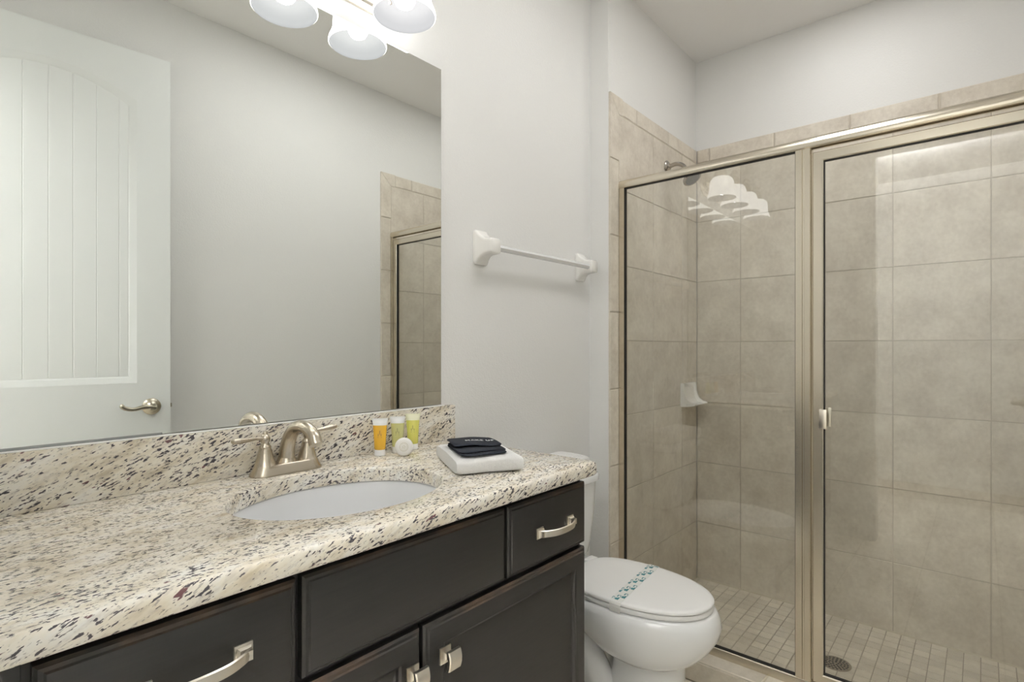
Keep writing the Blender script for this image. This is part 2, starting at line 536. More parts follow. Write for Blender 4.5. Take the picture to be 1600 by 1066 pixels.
# ------------------------------------------------------------------ entry door, swung open against the opposite wall
def build_door():
    W, H, T = 0.765, 2.345, 0.035
    # local frame: u along the door from the hinge, w out of the visible face, z up
    hinge = Vector((0.02, -0.205, 0)); edge = Vector((0.783, -0.142, 0))
    du = (edge - hinge).normalized(); dw = Vector((-du.y, du.x, 0))
    pt = lambda u, z, w: hinge + du * u + dw * w + Vector((0, 0, z + 0.008))
    bm = B()
    st = 0.115
    a, b = st, W - st
    def arch(u, off):       # top line of the upper panel
        t = (u - W / 2) / (W / 2 - st)
        return 2.150 + 0.075 * (1 - t * t) - off
    def loop(off, top):
        n = 16
        u0, u1 = a + off, b - off
        pts = [(u0, top[0] + off), (u1, top[0] + off)]
        if top[1] == 'arch':
            pts += [(u1 + (u0 - u1) * k / n, arch(a + (b - a) * (1 - k / n), off)) for k in range(n + 1)]
        else:
            pts += [(u1, top[1] - off), (u0, top[1] - off)]
        return pts
    panels = [(1.030, 'arch'), (0.24, 0.80)]
    # back slab
    def slab(u0, u1, z0, z1, w0, w1):
        loft(bm, [[pt(u0, z0, w0), pt(u1, z0, w0), pt(u1, z1, w0), pt(u0, z1, w0)], [pt(u0, z0, w1), pt(u1, z0, w1), pt(u1, z1, w1), pt(u0, z1, w1)]])
    slab(0, W, 0, H, -T, -0.012)
    slab(0, a, 0, H, -0.012, 0); slab(b, W, 0, H, -0.012, 0)
    slab(a, b, 0, 0.24, -0.012, 0); slab(a, b, 0.80, 1.030, -0.012, 0)
    # top rail with an arched lower edge
    n = 16
    us = [a + (b - a) * k / n for k in range(n + 1)]
    lo = [(u, arch(u, 0)) for u in us]; hi = [(u, H) for u in us]
    loft(bm, [[pt(*p, 0) for p in lo], [pt(*p, 0) for p in hi], [pt(*p, -0.012) for p in hi], [pt(*p, -0.012) for p in lo], [pt(*p, 0) for p in lo]], False, False, False)
    for p in panels:
        # sloped moulding round the panel
        loft(bm, [[pt(*q, w) for q in loop(off, p)] for off, w in ((0, 0), (0.004, -0.0012), (0.007, -0.0025), (0.020, -0.0045), (0.026, -0.0085), (0.030, -0.0088))], True, False, False)
        # planks with v grooves
        pitch = 0.0705; u = W / 2 - 4 * pitch
        while u < b - 0.026:
            u0, u1 = max(u, a + 0.026), min(u + pitch, b - 0.026)
            if u1 - u0 > 0.004:
                g = 0.0022
                zt = (lambda q: arch(q, 0.026)) if p[1] == 'arch' else (lambda q: p[1] - 0.026)
                z0 = p[0] + 0.026
                f = lambda q, w: (pt(q, z0, w), pt(q, zt(min(max(q, a), b)), w))
                cols = [f(u0, -0.0098), f(u0 + g, -0.0080), f(u1 - g, -0.0080), f(u1, -0.0098)]
                loft(bm, [[c[0] for c in cols], [c[1] for c in cols]], False, False, False)
            u += pitch
    o = struct('door_1', bm, M_DOOR, 25)
    o['label'] = 'open white planked entry door with arched panel, seen in the mirror'
    # lever set
    bm = B()
    c = pt(W - 0.066, 0.933, 0)
    lathe(bm, c, [(0.033, 0), (0.033, 0.004), (0.029, 0.009), (0.022, 0.012), (0.019, 0.014), (0.013, 0.02), (0.012, 0.045), (0.009, 0.05)], 32, dw)
    k = c + dw * 0.042
    tube(bm, [k + du * 0.008, k - du * 0.03 + Vector((0, 0, 0.003)), k - du * 0.065 - Vector((0, 0, 0.004)), k - du * 0.092 + Vector((0, 0, 0.001)), k - du * 0.104 + Vector((0, 0, 0.010)), k - du * 0.098 + Vector((0, 0, 0.014))], [0.010, 0.0085, 0.0075, 0.0085, 0.0085, 0.006], 14)
    h = link_mesh('door_lever', bm, M_LEVER, o); h['label'] = 'aged nickel door lever'
    bm = B()
    lc = pt(W, 0.933, -T / 2)
    v0 = lc - dw * 0.012 - Vector((0, 0, 0.028)) ; 
    loft(bm, [[lc + du * 0.001 + dw * s * 0.012 + Vector((0, 0, t * 0.028)) for s, t in ((-1, -1), (1, -1), (1, 1), (-1, 1))],
              [lc + du * -0.002 + dw * s * 0.012 + Vector((0, 0, t * 0.028)) for s, t in ((-1, -1), (1, -1), (1, 1), (-1, 1))]])
    box(bm, lc.x, lc.x + 0.009, lc.y - 0.006, lc.y + 0.006, lc.z - 0.008, lc.z + 0.008, 0.002)
    link_mesh('latch', bm, M_LEVER, o)
build_door()

# ------------------------------------------------------------------ vanity cabinet
VX0, VX1 = XE, 1.096
YF = 0.712                    # front of the doors and drawers
CT, CB = 0.909, 0.879         # counter top and underside
def worn_bead(bm, z1, yf):
    for f in bm.faces:
        c = f.calc_center_median()
        if z1 - 0.0115 < c.z < z1 - 0.0005 and yf + 0.0005 < c.y < yf + 0.0072: f.material_index = 1
def front_panel(bm, x0, x1, z0, z1, yf, th=0.019, mi=0):
    """slab front with a stepped, bevelled outer edge"""
    R = lambda e, d: [Vector((x0 + e, yf + d, z0 + e)), Vector((x1 - e, yf + d, z0 + e)), Vector((x1 - e, yf + d, z1 - e)), Vector((x0 + e, yf + d, z1 - e))]
    loft(bm, [R(0, th), R(0, 0.007), R(0.0035, 0.0035), R(0.008, 0.0032), R(0.010, 0.0008), R(0.0125, 0.0)], True, True, True, mi)
    worn_bead(bm, z1, yf)

def door_panel(bm, x0, x1, z0, z1, yf, th=0.019, fr=0.052):
    R = lambda e, d: [Vector((x0 + e, yf + d, z0 + e)), Vector((x1 - e, yf + d, z0 + e)), Vector((x1 - e, yf + d, z1 - e)), Vector((x0 + e, yf + d, z1 - e))]
    loft(bm, [R(0, th), R(0, 0.007), R(0.0035, 0.0035), R(0.008, 0.0032), R(0.010, 0.0008), R(0.0125, 0.0), R(fr - 0.010, 0.0), R(fr - 0.006, 0.0025), R(fr - 0.004, 0.007), R(fr, 0.009), R(fr + 0.02, 0.009)], True, True, True)
    worn_bead(bm, z1, yf)

def pull(parent, xc, zc, w=0.112):
    bm = B()
    for s in (-1, 1):
        x = xc + s * w / 2
        # square stepped foot
        R = lambda h, d: [Vector((x - h, YF - d, zc - h)), Vector((x + h, YF - d, zc - h)), Vector((x + h, YF - d, zc + h)), Vector((x - h, YF - d, zc + h))]
        loft(bm, [R(0.0115, 0), R(0.0115, 0.003), R(0.009, 0.004), R(0.009, 0.006), R(0.0065, 0.009), R(0.006, 0.016)])
    pts = catmull([(xc - w / 2 - 0.006, YF - 0.009, zc), (xc - w / 2 + 0.008, YF - 0.019, zc), (xc - w / 4, YF - 0.0275, zc), (xc, YF - 0.030, zc), (xc + w / 4, YF - 0.0275, zc), (xc + w / 2 - 0.008, YF - 0.019, zc), (xc + w / 2 + 0.006, YF - 0.009, zc)], 6)
    rings = []
    for i, p in enumerate(pts):
        d = (pts[min(i + 1, len(pts) - 1)] - pts[max(i - 1, 0)]).normalized()
        nrm = Vector((d.y, -d.x, 0)); hz = 0.0075
        rings.append([p + nrm * 0.002 + Vector((0, 0, -hz * 0.8)), p + nrm * 0.0028, p + nrm * 0.002 + Vector((0, 0, hz * 0.8)), p + Vector((0, 0, hz)), p - nrm * 0.002 + Vector((0, 0, hz * 0.7)), p - nrm * 0.002 - Vector((0, 0, hz * 0.7)), p + Vector((0, 0, -hz))])
    loft(bm, rings)
    link_mesh('pull', bm, M_PULL, parent)['label'] = 'curved satin nickel pull'

def knob(parent, xc, zc):
    bm = B()
    R = lambda h, d, k=1.0: [Vector((xc - h, YF - d, zc - h * k)), Vector((xc + h, YF - d, zc - h * k)), Vector((xc + h, YF - d, zc + h * k)), Vector((xc - h, YF - d, zc + h * k))]
    loft(bm, [R(0.0125, 0, 1.15), R(0.0125, 0.0025, 1.15), R(0.0105, 0.0035, 1.15), R(0.0045, 0.010), R(0.0045, 0.021)])
    # rectangular, slightly bowed face
    rings = []
    for k in range(9):
        t = k / 8 * 2 - 1
        z = zc + t * 0.0165; y = YF - 0.0295 + 0.004 * t * t
        rings.append([Vector((xc - 0.0145, y + 0.001, z)), Vector((xc - 0.0125, y - 0.001, z)), Vector((xc + 0.0125, y - 0.001, z)), Vector((xc + 0.0145, y + 0.001, z)), Vector((xc + 0.0145, y + 0.0055, z)), Vector((xc - 0.0145, y + 0.0055, z))])
    loft(bm, rings)
    link_mesh('knob', bm, M_PULL, parent)['label'] = 'square satin nickel knob'

van = thing('vanity_cabinet', 'dark espresso wooden vanity cabinet under the granite counter', 'cabinet', (0.53, 0.95, 0.0))
bm = B()
box(bm, VX0 + 0.002, VX1, YF + 0.0195, YV - 0.002, 0.10, CB - 0.0005)
bmesh.ops.delete(bm, geom=[f for f in bm.faces if all(v.co.z > CB - 0.01 for v in f.verts)], context='FACES_ONLY')
box(bm, VX0 + 0.002, VX1 - 0.001, YF + 0.075, YV - 0.002, 0.0, 0.10)
link_mesh('body', bm, M_DARK, van)
bm = B(); box(bm, VX1, VX1 + 0.004, YF + 0.020, YV - 0.004, 0.0, CB - 0.0008, 0.001)
link_mesh('side_panel', bm, M_WOOD, van)
bm = B(); box(bm, VX0 + 0.003, 0.092, YF + 0.012, YF + 0.0195, 0.10, CB - 0.002, 0.001)
link_mesh('filler_strip', bm, M_WOOD, van)
def drawer(x0, x1, z0=0.716, z1=0.860):
    bm = B(); front_panel(bm, x0, x1, z0, z1, YF)
    return link_mesh('drawer', bm, [M_WOOD, M_WORN], van, 25)
d = drawer(0.100, 0.3765); pull(d, 0.246, 0.792)
bm = B(); front_panel(bm, 0.3855, 0.8105, 0.716, 0.860, YF); link_mesh('false_front', bm, [M_WOOD, M_WORN], van, 25)
d = drawer(0.8195, VX1 + 0.002); pull(d, 0.972, 0.785)
def cdoor(x0, x1):
    bm = B(); door_panel(bm, x0, x1, 0.112, 0.706, YF)
    return link_mesh('door', bm, [M_WOOD, M_WORN], van, 25)
d = cdoor(0.100, 0.5945); knob(d, 0.5745, 0.640)
d = cdoor(0.6025, VX1 + 0.002); knob(d, 0.6465, 0.642)

# ------------------------------------------------------------------ granite counter with an oval cut-out, backsplash
SX, SY, SA, SB = 0.580, 0.925, 0.205, 0.158
CX0, CX1, CY0, CY1 = XE, 1.118, 0.686, YV - 0.001
def outer_loop(e, z):
    """counter outline inset by e; front right corner rounded; same number of points for every e"""
    pts = []
    x0, x1, y0, y1 = CX0 + 0, CX1 - e, CY0 + e, CY1
    def seg(p, q, n):
        for k in range(n): pts.append((p[0] + (q[0] - p[0]) * k / n, p[1] + (q[1] - p[1]) * k / n))
    r = 0.022
    seg((x0, y0), (x1 - r, y0), 40)
    for k in range(12):
        a = math.radians(-90 + 90 * k / 12)
        pts.append((x1 - r + r * math.cos(a), y0 + r + r * math.sin(a)))
    seg((x1, y0 + r), (x1, y1), 24)
    seg((x1, y1), (x0, y1), 40)
    seg((x0, y1), (x0, y0), 24)
    return [Vector((p[0], p[1], z)) for p in pts]
def inner_loop(e, z):
    ref = outer_loop(0, 0)
    out = []
    for p in ref:
        a = math.atan2((p.y - SY) / 1.0, (p.x - SX) / 1.0)
        dx, dy = math.cos(a), math.sin(a)
        A, Bq = SA - e, SB - e
        r = 1 / math.sqrt((dx / A) ** 2 + (dy / Bq) ** 2)
        out.append(Vector((SX + dx * r, SY + dy * r, z)))
    return out
bm = B()
rings = [inner_loop(0, CB), inner_loop(0, CT - 0.005), inner_loop(-0.0015, CT - 0.0015), inner_loop(-0.005, CT),
         outer_loop(0.008, CT), outer_loop(0.0035, CT - 0.0012), outer_loop(0.0008, CT - 0.005), outer_loop(0, CT - 0.010),
         outer_loop(0, CB + 0.004), outer_loop(0.003, CB), inner_loop(0, CB)]
loft(bm, rings, True, False, False)
bmesh.ops.remove_doubles(bm, verts=bm.verts[:], dist=1e-6)
tag(link_mesh('countertop', bm, M_GRANITE, None, 40), 'speckled cream granite countertop with an oval sink cut-out', 'countertop')
bm = B(); box(bm, XE + 0.001, 1.1125, YV - 0.021, YV - 0.001, CT + 0.0003, 1.0095, 0.0015)
tag(link_mesh('backsplash', bm, M_GRANITE), 'low granite backsplash strip along the wall under the mirror', 'backsplash')

bm = B(); box(bm, XE + 0.002, 1.072, YV - 0.0195, YV - 0.0088, 1.0095, 1.0118, 0.001)
struct('trim_3', bm, simple('white_caulk', (0.86, 0.86, 0.84), 0.5))

# undermount basin
sk = thing('sink', 'white oval undermount sink set into the granite counter', 'sink', (SX, SY, 0.74))
bm = B()
nn = 64
def el(f, z, dx=0.0): return [Vector((SX + dx + (SA) * f * math.cos(2 * math.pi * k / nn), SY + (SB) * f * math.sin(2 * math.pi * k / nn), z)) for k in range(nn)]
prof = [(1.10, CB - 0.0008), (1.03, CB - 0.0008), (1.015, CB - 0.004), (1.0, CB - 0.02), (0.965, CB - 0.06), (0.90, CB - 0.095), (0.75, CB - 0.122), (0.5, CB - 0.135), (0.25, CB - 0.140), (0.11, CB - 0.142)]
inn = [el(f, z) for f, z in prof]
out = [el(f + 0.06, z - 0.012) for f, z in prof[::-1]]
loft(bm, inn + out[:-1] + [el(1.10, CB - 0.012)], True, False, False)
bm2 = bm
R0 = None
link_mesh('basin', bm, M_SINK, sk, 60)
bm = B(); lathe(bm, (SX, SY, CB - 0.146), [(0.030, 0), (0.030, 0.006), (0.024, 0.007), (0.020, 0.0055), (0.018, 0.0055), (0.017, 0.009), (0.010, 0.011)], 32)
link_mesh('drain', bm, M_NICKEL, sk)

# ------------------------------------------------------------------ faucet
fx, fy = 0.580, 1.147
fc = thing('faucet', 'brushed nickel two-handle faucet with an arched spout behind the sink', 'faucet', (fx, fy, CT))
bm = B()
def stadium(hx, hy, z): return rrect(fx, fy, hx, hy, hy, CT + z, 10)
loft(bm, [stadium(0.079, 0.0275, 0.0003), stadium(0.079, 0.0275, 0.003), stadium(0.076, 0.026, 0.008), stadium(0.072, 0.0235, 0.015), stadium(0.070, 0.0222, 0.0205), stadium(0.066, 0.0205, 0.0225)])
link_mesh('base', bm, M_NICKEL, fc)
bm = B()
s0 = Vector((fx, fy + 0.002, CT + 0.018))
lathe(bm, s0, [(0.0225, 0), (0.0215, 0.004), (0.0185, 0.010), (0.0165, 0.016)], 28)
tube(bm, [s0 + Vector((0, 0, 0.006)), s0 + Vector((0, -0.004, 0.034)), s0 + Vector((0, -0.018, 0.062)), s0 + Vector((0, -0.045, 0.082)), s0 + Vector((0, -0.080, 0.086)), s0 + Vector((0, -0.112, 0.073)), s0 + Vector((0, -0.124, 0.054))], [0.0170, 0.0158, 0.0145, 0.0135, 0.0130, 0.0130, 0.0138], 24)
link_mesh('spout', bm, M_NICKEL, fc, 50)
for s, tip in ((-1, Vector((-0.076, -0.022, 0.0045))), (1, Vector((0.074, 0.002, 0.008)))):
    bm = B()
    c = Vector((fx + s * 0.0475, fy, CT + 0.020))
    lathe(bm, c, [(0.0225, 0), (0.0215, 0.003), (0.0205, 0.004), (0.0168, 0.018), (0.0130, 0.033), (0.0115, 0.038), (0.0123, 0.040), (0.0115, 0.042), (0.0078, 0.046), (0.0076, 0.049), (0.0100, 0.053), (0.0106, 0.058), (0.0080, 0.064), (0.0048, 0.067), (0.0052, 0.069), (0.0030, 0.073), (0.0002, 0.074)], 28)
    h = link_mesh('handle', bm, M_NICKEL, fc, 40)
    bm = B()
    a = c + Vector((0, 0, 0.0585))
    tube(bm, [a + tip * 0.08, a + tip * 0.30 + Vector((0, 0, 0.001)), a + tip * 0.55, a + tip * 0.82, a + tip * 0.97, a + tip], [0.0058, 0.0042, 0.0062, 0.0082, 0.0068, 0.0018], 16, 8, True, (1.0, 0.75))
    link_mesh('lever', bm, M_NICKEL, h, 50)
bm = B(); 
tube(bm, [(fx, fy + 0.020, CT + 0.018), (fx, fy + 0.020, CT + 0.050)], 0.0028, 10, 1)
lathe(bm, (fx, fy + 0.020, CT + 0.050), [(0.0028, 0), (0.0055, 0.004), (0.0058, 0.008), (0.003, 0.012), (0.0005, 0.013)], 14)
link_mesh('lift_rod', bm, M_NICKEL, fc)

# ------------------------------------------------------------------ mirror
mr = thing('mirror', 'large frameless wall mirror above the vanity counter', 'mirror', (0.52, YV, 1.0115))
bm = B()
mx0, mx1, mz0, mz1 = -0.02, 1.070, 1.0135, 1.990
box(bm, mx0, mx1, YV - 0.006, YV - 0.0005, mz0, mz1, 0, mi=1)
for f in bm.faces:
    f.normal_update()
    if f.normal.y < -0.9: f.material_index = 0
link_mesh('glass', bm, [M_MIRROR, M_MIRROREDGE], mr, 0)
bm = B(); box(bm, mx0, 0.355, YV - 0.0085, YV - 0.0062, mz0 - 0.003, mz0 + 0.0025, 0.0005)
link_mesh('bottom_channel', bm, simple('grey_channel', (0.30, 0.31, 0.31), 0.35, 0.6), mr)

# ------------------------------------------------------------------ vanity light with four bell shades
LX = [0.857, 0.650, 0.443, 0.236]; LY = 1.092; LZ = 2.008
lc = sum(LX) / 4
vl = thing('vanity_light', 'four-bulb nickel vanity light with frosted bell shades above the mirror', 'light fixture', (lc, YV, 2.10))
bm = B()
def bp(hx, hz, y): 
    return [Vector((p.x, y, p.z)) for p in [Vector((q.x, 0, q.y)) for q in rrect(lc, 2.105, hx, hz, hz * 0.98, 0, 12)]]
loft(bm, [bp(0.345, 0.062, YV - 0.0005), bp(0.345, 0.062, YV - 0.008), bp(0.338, 0.055, YV - 0.012), bp(0.332, 0.049, YV - 0.013), bp(0.328, 0.045, YV - 0.020), bp(0.320, 0.037, YV - 0.024)])
link_mesh('backplate', bm, M_PULL, vl, 30)
for x in LX:
    bm = B()
    lathe(bm, (x, YV - 0.024, 2.105), [(0.022, 0), (0.020, 0.006), (0.010, 0.012), (0.008, 0.016)], 24, (0, -1, 0))
    tube(bm, [(x, YV - 0.03, 2.105), (x, YV - 0.055, 2.112), (x, YV - 0.075, 2.150), (x, YV - 0.090, 2.195), (x, LY, 2.208), (x, LY - 0.018, 2.190)], 0.0065, 14)
    lathe(bm, (x, LY, 2.118), [(0.034, 0), (0.034, 0.006), (0.030, 0.016), (0.024, 0.045), (0.016, 0.058), (0.008, 0.064), (0.007, 0.092)], 28)
    a = link_mesh('arm', bm, M_NICKEL, vl, 40)
    bm = B()
    outp = [(0.030, 0.116), (0.047, 0.112), (0.058, 0.100), (0.064, 0.082), (0.0655, 0.055), (0.0665, 0.038), (0.070, 0.026), (0.0755, 0.014), (0.0775, 0.006), (0.0775, 0.001), (0.0755, -0.001)]
    inp = [(0.0735, 0.001), (0.0735, 0.006), (0.070, 0.015), (0.0655, 0.027), (0.0625, 0.040), (0.0615, 0.056), (0.060, 0.080), (0.054, 0.096), (0.044, 0.107), (0.030, 0.111)]
    lathe(bm, (x, LY, LZ), outp, 48, (0, 0, 1), True, False, 0)
    lathe(bm, (x, LY, LZ), [(0.0755, -0.001)] + inp, 48, (0, 0, 1), False, True, 1)
    bmesh.ops.remove_doubles(bm, verts=bm.verts[:], dist=1e-5)
    link_mesh('shade', bm, [M_SHADE_O, M_SHADE_I], vl, 60)
    bm = B()
    lathe(bm, (x, LY, LZ + 0.018), [(0.0005, 0), (0.012, 0.002), (0.021, 0.008), (0.0265, 0.018), (0.0275, 0.028), (0.025, 0.042), (0.018, 0.058), (0.014, 0.072), (0.013, 0.092)], 28)
    link_mesh('bulb', bm, M_BULB, vl, 60)
for x in ((LX[0] + LX[1]) / 2 - 0.01 + 0.115, (LX[2] + LX[3]) / 2 - 0.105):
    bm = B()
    lathe(bm, (x, YV - 0.023, 2.068), [(0.006, 0), (0.006, 0.008), (0.010, 0.012), (0.011, 0.018), (0.006, 0.024), (0.001, 0.026)], 18, (0, -1, 0))
    link_mesh('finial', bm, M_NICKEL, vl)

# ------------------------------------------------------------------ towel bar
tb = thing('towel_bar', 'empty towel bar with white ceramic posts on the vanity wall', 'towel bar', (1.51, YV, 1.49))
for x, s in ((1.237, 1), (1.800, -1)):
    bm = B()
    def R(hw, hh, d, dz=0.0, r=0.010): return [Vector((p.x, YV - d, p.y)) for p in rrect(x + 0.0, 1.4925 + dz, hw, hh, r, 0, 5)]
    loft(bm, [R(0.030, 0.054, 0.0005), R(0.030, 0.054, 0.007), R(0.0285, 0.052, 0.010), R(0.0265, 0.044, 0.015, 0.001), R(0.025, 0.033, 0.026, 0.002), R(0.0235, 0.026, 0.040, 0.0), R(0.0235, 0.024, 0.060, -0.001), R(0.0235, 0.0235, 0.068, -0.001), R(0.021, 0.021, 0.071, -0.001)])
    link_mesh('post', bm, M_CERAM, tb, 50)
bm = B()
tube(bm, [(1.2375, 1.146, 1.490), (1.7995, 1.146, 1.490)], 0.0105, 8, 1)
link_mesh('bar', bm, M_BARMAT, tb, 20)

# ------------------------------------------------------------------ toiletries
def tube_bottle(px, py, h, body, top, label, cap=None, name='lotion_tube', ang=-40, seal=0.017):
    t = thing(name, label, 'toiletry tube', (px, py, CT + 0.0003), 'toiletry tubes on the counter')
    ca, sa = math.cos(math.radians(ang)), math.sin(math.radians(ang))
    def E(hx, hy, z, n=28):
        hx *= 1.16; hy *= 1.1
        return [Vector((px + hx * math.cos(2 * math.pi * k / n) * ca - hy * math.sin(2 * math.pi * k / n) * sa,
                        py + hx * math.cos(2 * math.pi * k / n) * sa + hy * math.sin(2 * math.pi * k / n) * ca, CT + 0.0003 + z)) for k in range(n)]
    bm = B(); loft(bm, [E(0.0105, 0.0105, 0), E(0.0115, 0.0115, 0.001), E(0.0112, 0.0112, 0.014), E(0.0105, 0.0105, 0.0155)])
    link_mesh('cap', bm, cap or M_PLASTIC, t)
    bm = B(); zs = h - seal
    loft(bm, [E(0.0108, 0.0108, 0.0152), E(0.0118, 0.0116, 0.0170), E(0.0130, 0.0105, 0.015 + (zs - 0.015) * 0.5), E(0.0148, 0.0062, zs)])
    link_mesh('tube_body', bm, body, t, 60)
    bm = B()
    loft(bm, [E(0.0148, 0.0062, zs), E(0.0158, 0.0040, zs + seal * 0.45), E(0.0165, 0.0012, zs + seal * 0.7), E(0.0170, 0.0009, h)])
    link_mesh('crimped_end', bm, top, t, 60)
    # small printed emblem on the front
    bm = B()
    nrm = Vector((sa, -ca, 0)); sd = Vector((ca, sa, 0)); c = Vector((px, py, CT + 0.015 + (zs - 0.015) * 0.62)) + nrm * 0.0112
    for k, (du_, dz_, w_, h_) in enumerate(((0, 0.006, 0.0007, 0.010), (-0.0035, 0.0, 0.0007, 0.006), (0.0035, 0.0, 0.0007, 0.006), (0, -0.006, 0.006, 0.0007), (0, -0.012, 0.0045, 0.0006))):
        q = c + sd * du_ + Vector((0, 0, dz_))
        loft(bm, [[q - sd * w_ - Vector((0, 0, h_ / 2)), q + sd * w_ - Vector((0, 0, h_ / 2)), q + sd * w_ + Vector((0, 0, h_ / 2)), q - sd * w_ + Vector((0, 0, h_ / 2))],
                  [q - nrm * 0.006 - sd * w_ - Vector((0, 0, h_ / 2)), q - nrm * 0.006 + sd * w_ - Vector((0, 0, h_ / 2)), q - nrm * 0.006 + sd * w_ + Vector((0, 0, h_ / 2)), q - nrm * 0.006 - sd * w_ + Vector((0, 0, h_ / 2))]])
    link_mesh('printed_mark', bm, simple(name + '_print', tuple(0.35 * x for x in body.diffuse_color[:3]), 0.5), t, 0)

def gel(name, col):
    m = simple(name, col, 0.22, 0, 0.5)
    b = m.node_tree.nodes['Principled BSDF']
    b.inputs['Transmission Weight'].default_value = 0.12
    b.inputs['Subsurface Weight'].default_value = 0.15
    b.inputs['Subsurface Radius'].default_value = (0.01, 0.008, 0.004)
    m.diffuse_color = (*col, 1)
    return m
G_OR = gel('amber_gel', (0.84, 0.50, 0.05)); G_GR = gel('pale_green_gel', (0.66, 0.66, 0.30)); G_YE = gel('lemon_gel', (0.82, 0.80, 0.20))
M_CLEAR = simple('frosted_tube_end', (0.78, 0.79, 0.78), 0.3)
M_CLEARY = simple('frosted_lemon_end', (0.80, 0.80, 0.58), 0.3)
tube_bottle(0.8175, 1.1395, 0.0925, G_OR, M_CLEAR, 'orange toiletry tube with a white cap standing by the backsplash')
tube_bottle(0.872, 1.1400, 0.0920, G_GR, M_CLEAR, 'pale green toiletry tube standing behind the round soap')
tube_bottle(0.925, 1.1440, 0.0940, G_YE, M_CLEARY, 'bright yellow toiletry tube nearest the folded towel')
# round wrapped soap leaning on the tubes
sp = thing('soap', 'round white wrapped soap standing on edge in front of the tubes', 'soap', (0.846, 1.084, CT))
bm = B()
sax = Vector((-0.64, -0.76, 0.10)).normalized()
sc = Vector((0.8535, 1.090, CT + 0.0228))
lathe(bm, sc - sax * 0.009, [(0.0155, 0), (0.0195, 0.001), (0.0222, 0.004), (0.0228, 0.009), (0.0222, 0.014), (0.0192, 0.0172), (0.0155, 0.018)], 40, sax)
link_mesh('bar', bm, M_CERAM, sp, 50)
bm = B()
for r0, r1 in ((0.0098, 0.0106), (0.0070, 0.0074)):
    lathe(bm, sc + sax * 0.0088, [(r0, 0.0), (r0, 0.0005), (r1, 0.0005), (r1, 0.0)], 40, sax, False, False)
su = sax.orthogonal().normalized(); sw = sax.cross(su)
for k in range(5):
    a = 2 * math.pi * k / 5; q = sc + sax * 0.0092 + (su * math.cos(a) + sw * math.sin(a)) * 0.003
    lathe(bm, q, [(0.0011, 0), (0.0008, 0.0004)], 8, sax)
link_mesh('sticker', bm, simple('soap_print', (0.45, 0.42, 0.30), 0.5), sp, 0)

# ------------------------------------------------------------------ folded towels
def puffy(bm, frame, hx, hy, z0, z1, layers=2, r=0.012, wob=0.002, seed=1):
    """folded cloth block: soft front fold, slight wobble; frame(u,v,z)->xyz"""
    rnd = random.Random(seed)
    n = 18
    ph = [rnd.uniform(0, 6.28) for _ in range(8)]
    for ly in range(layers):
        za = z0 + (z1 - z0) * ly / layers; zb = z0 + (z1 - z0) * (ly + 1) / layers + (0.0004 if ly < layers - 1 else 0)
        h = (zb - za) / 2; zc = (za + zb) / 2
        rings = []
        for i in range(n + 1):
            u = -hx + 2 * hx * i / n
            ring = []
            sq = 1 - 0.0 * abs(u)
            e = min(1.0, (hx - abs(u)) / 0.008 + 0.80)
            for k in range(40):
                a = 2 * math.pi * k / 40
                cy, cz = math.cos(a), math.sin(a)
                p = 0.26
                v = math.copysign(abs(cy) ** p, cy) * hy
                z = zc + math.copysign(abs(cz) ** (0.42), cz) * h * e
                v += wob * math.sin(u * 40 + ph[ly]) + wob * 0.5 * math.sin(u * 95 + ph[ly + 2])
                z += 0.6 * wob * math.sin(u * 30 + v * 35 + ph[ly + 4]) * (1 if cz > 0 and ly == layers - 1 else 0.0)
                ring.append(frame(u + 0.4 * wob * math.sin(v * 60 + ph[ly + 1]), v, z))
            rings.append(ring)
        loft(bm, rings)

ta = math.radians(-30)
tc = Vector((0.9045, 0.885, 0))
tf = lambda u, v, z: Vector((tc.x + u * math.cos(ta) - v * math.sin(ta), tc.y + u * math.sin(ta) + v * math.cos(ta), z))
bm = B(); puffy(bm, tf, 0.074, 0.108, CT + 0.0004, CT + 0.0355, 1, wob=0.0016, seed=3)
tag(link_mesh('folded_towel', bm, M_TOWEL, None, 60), 'folded white hand towel on the counter under the black cloth', 'towel')

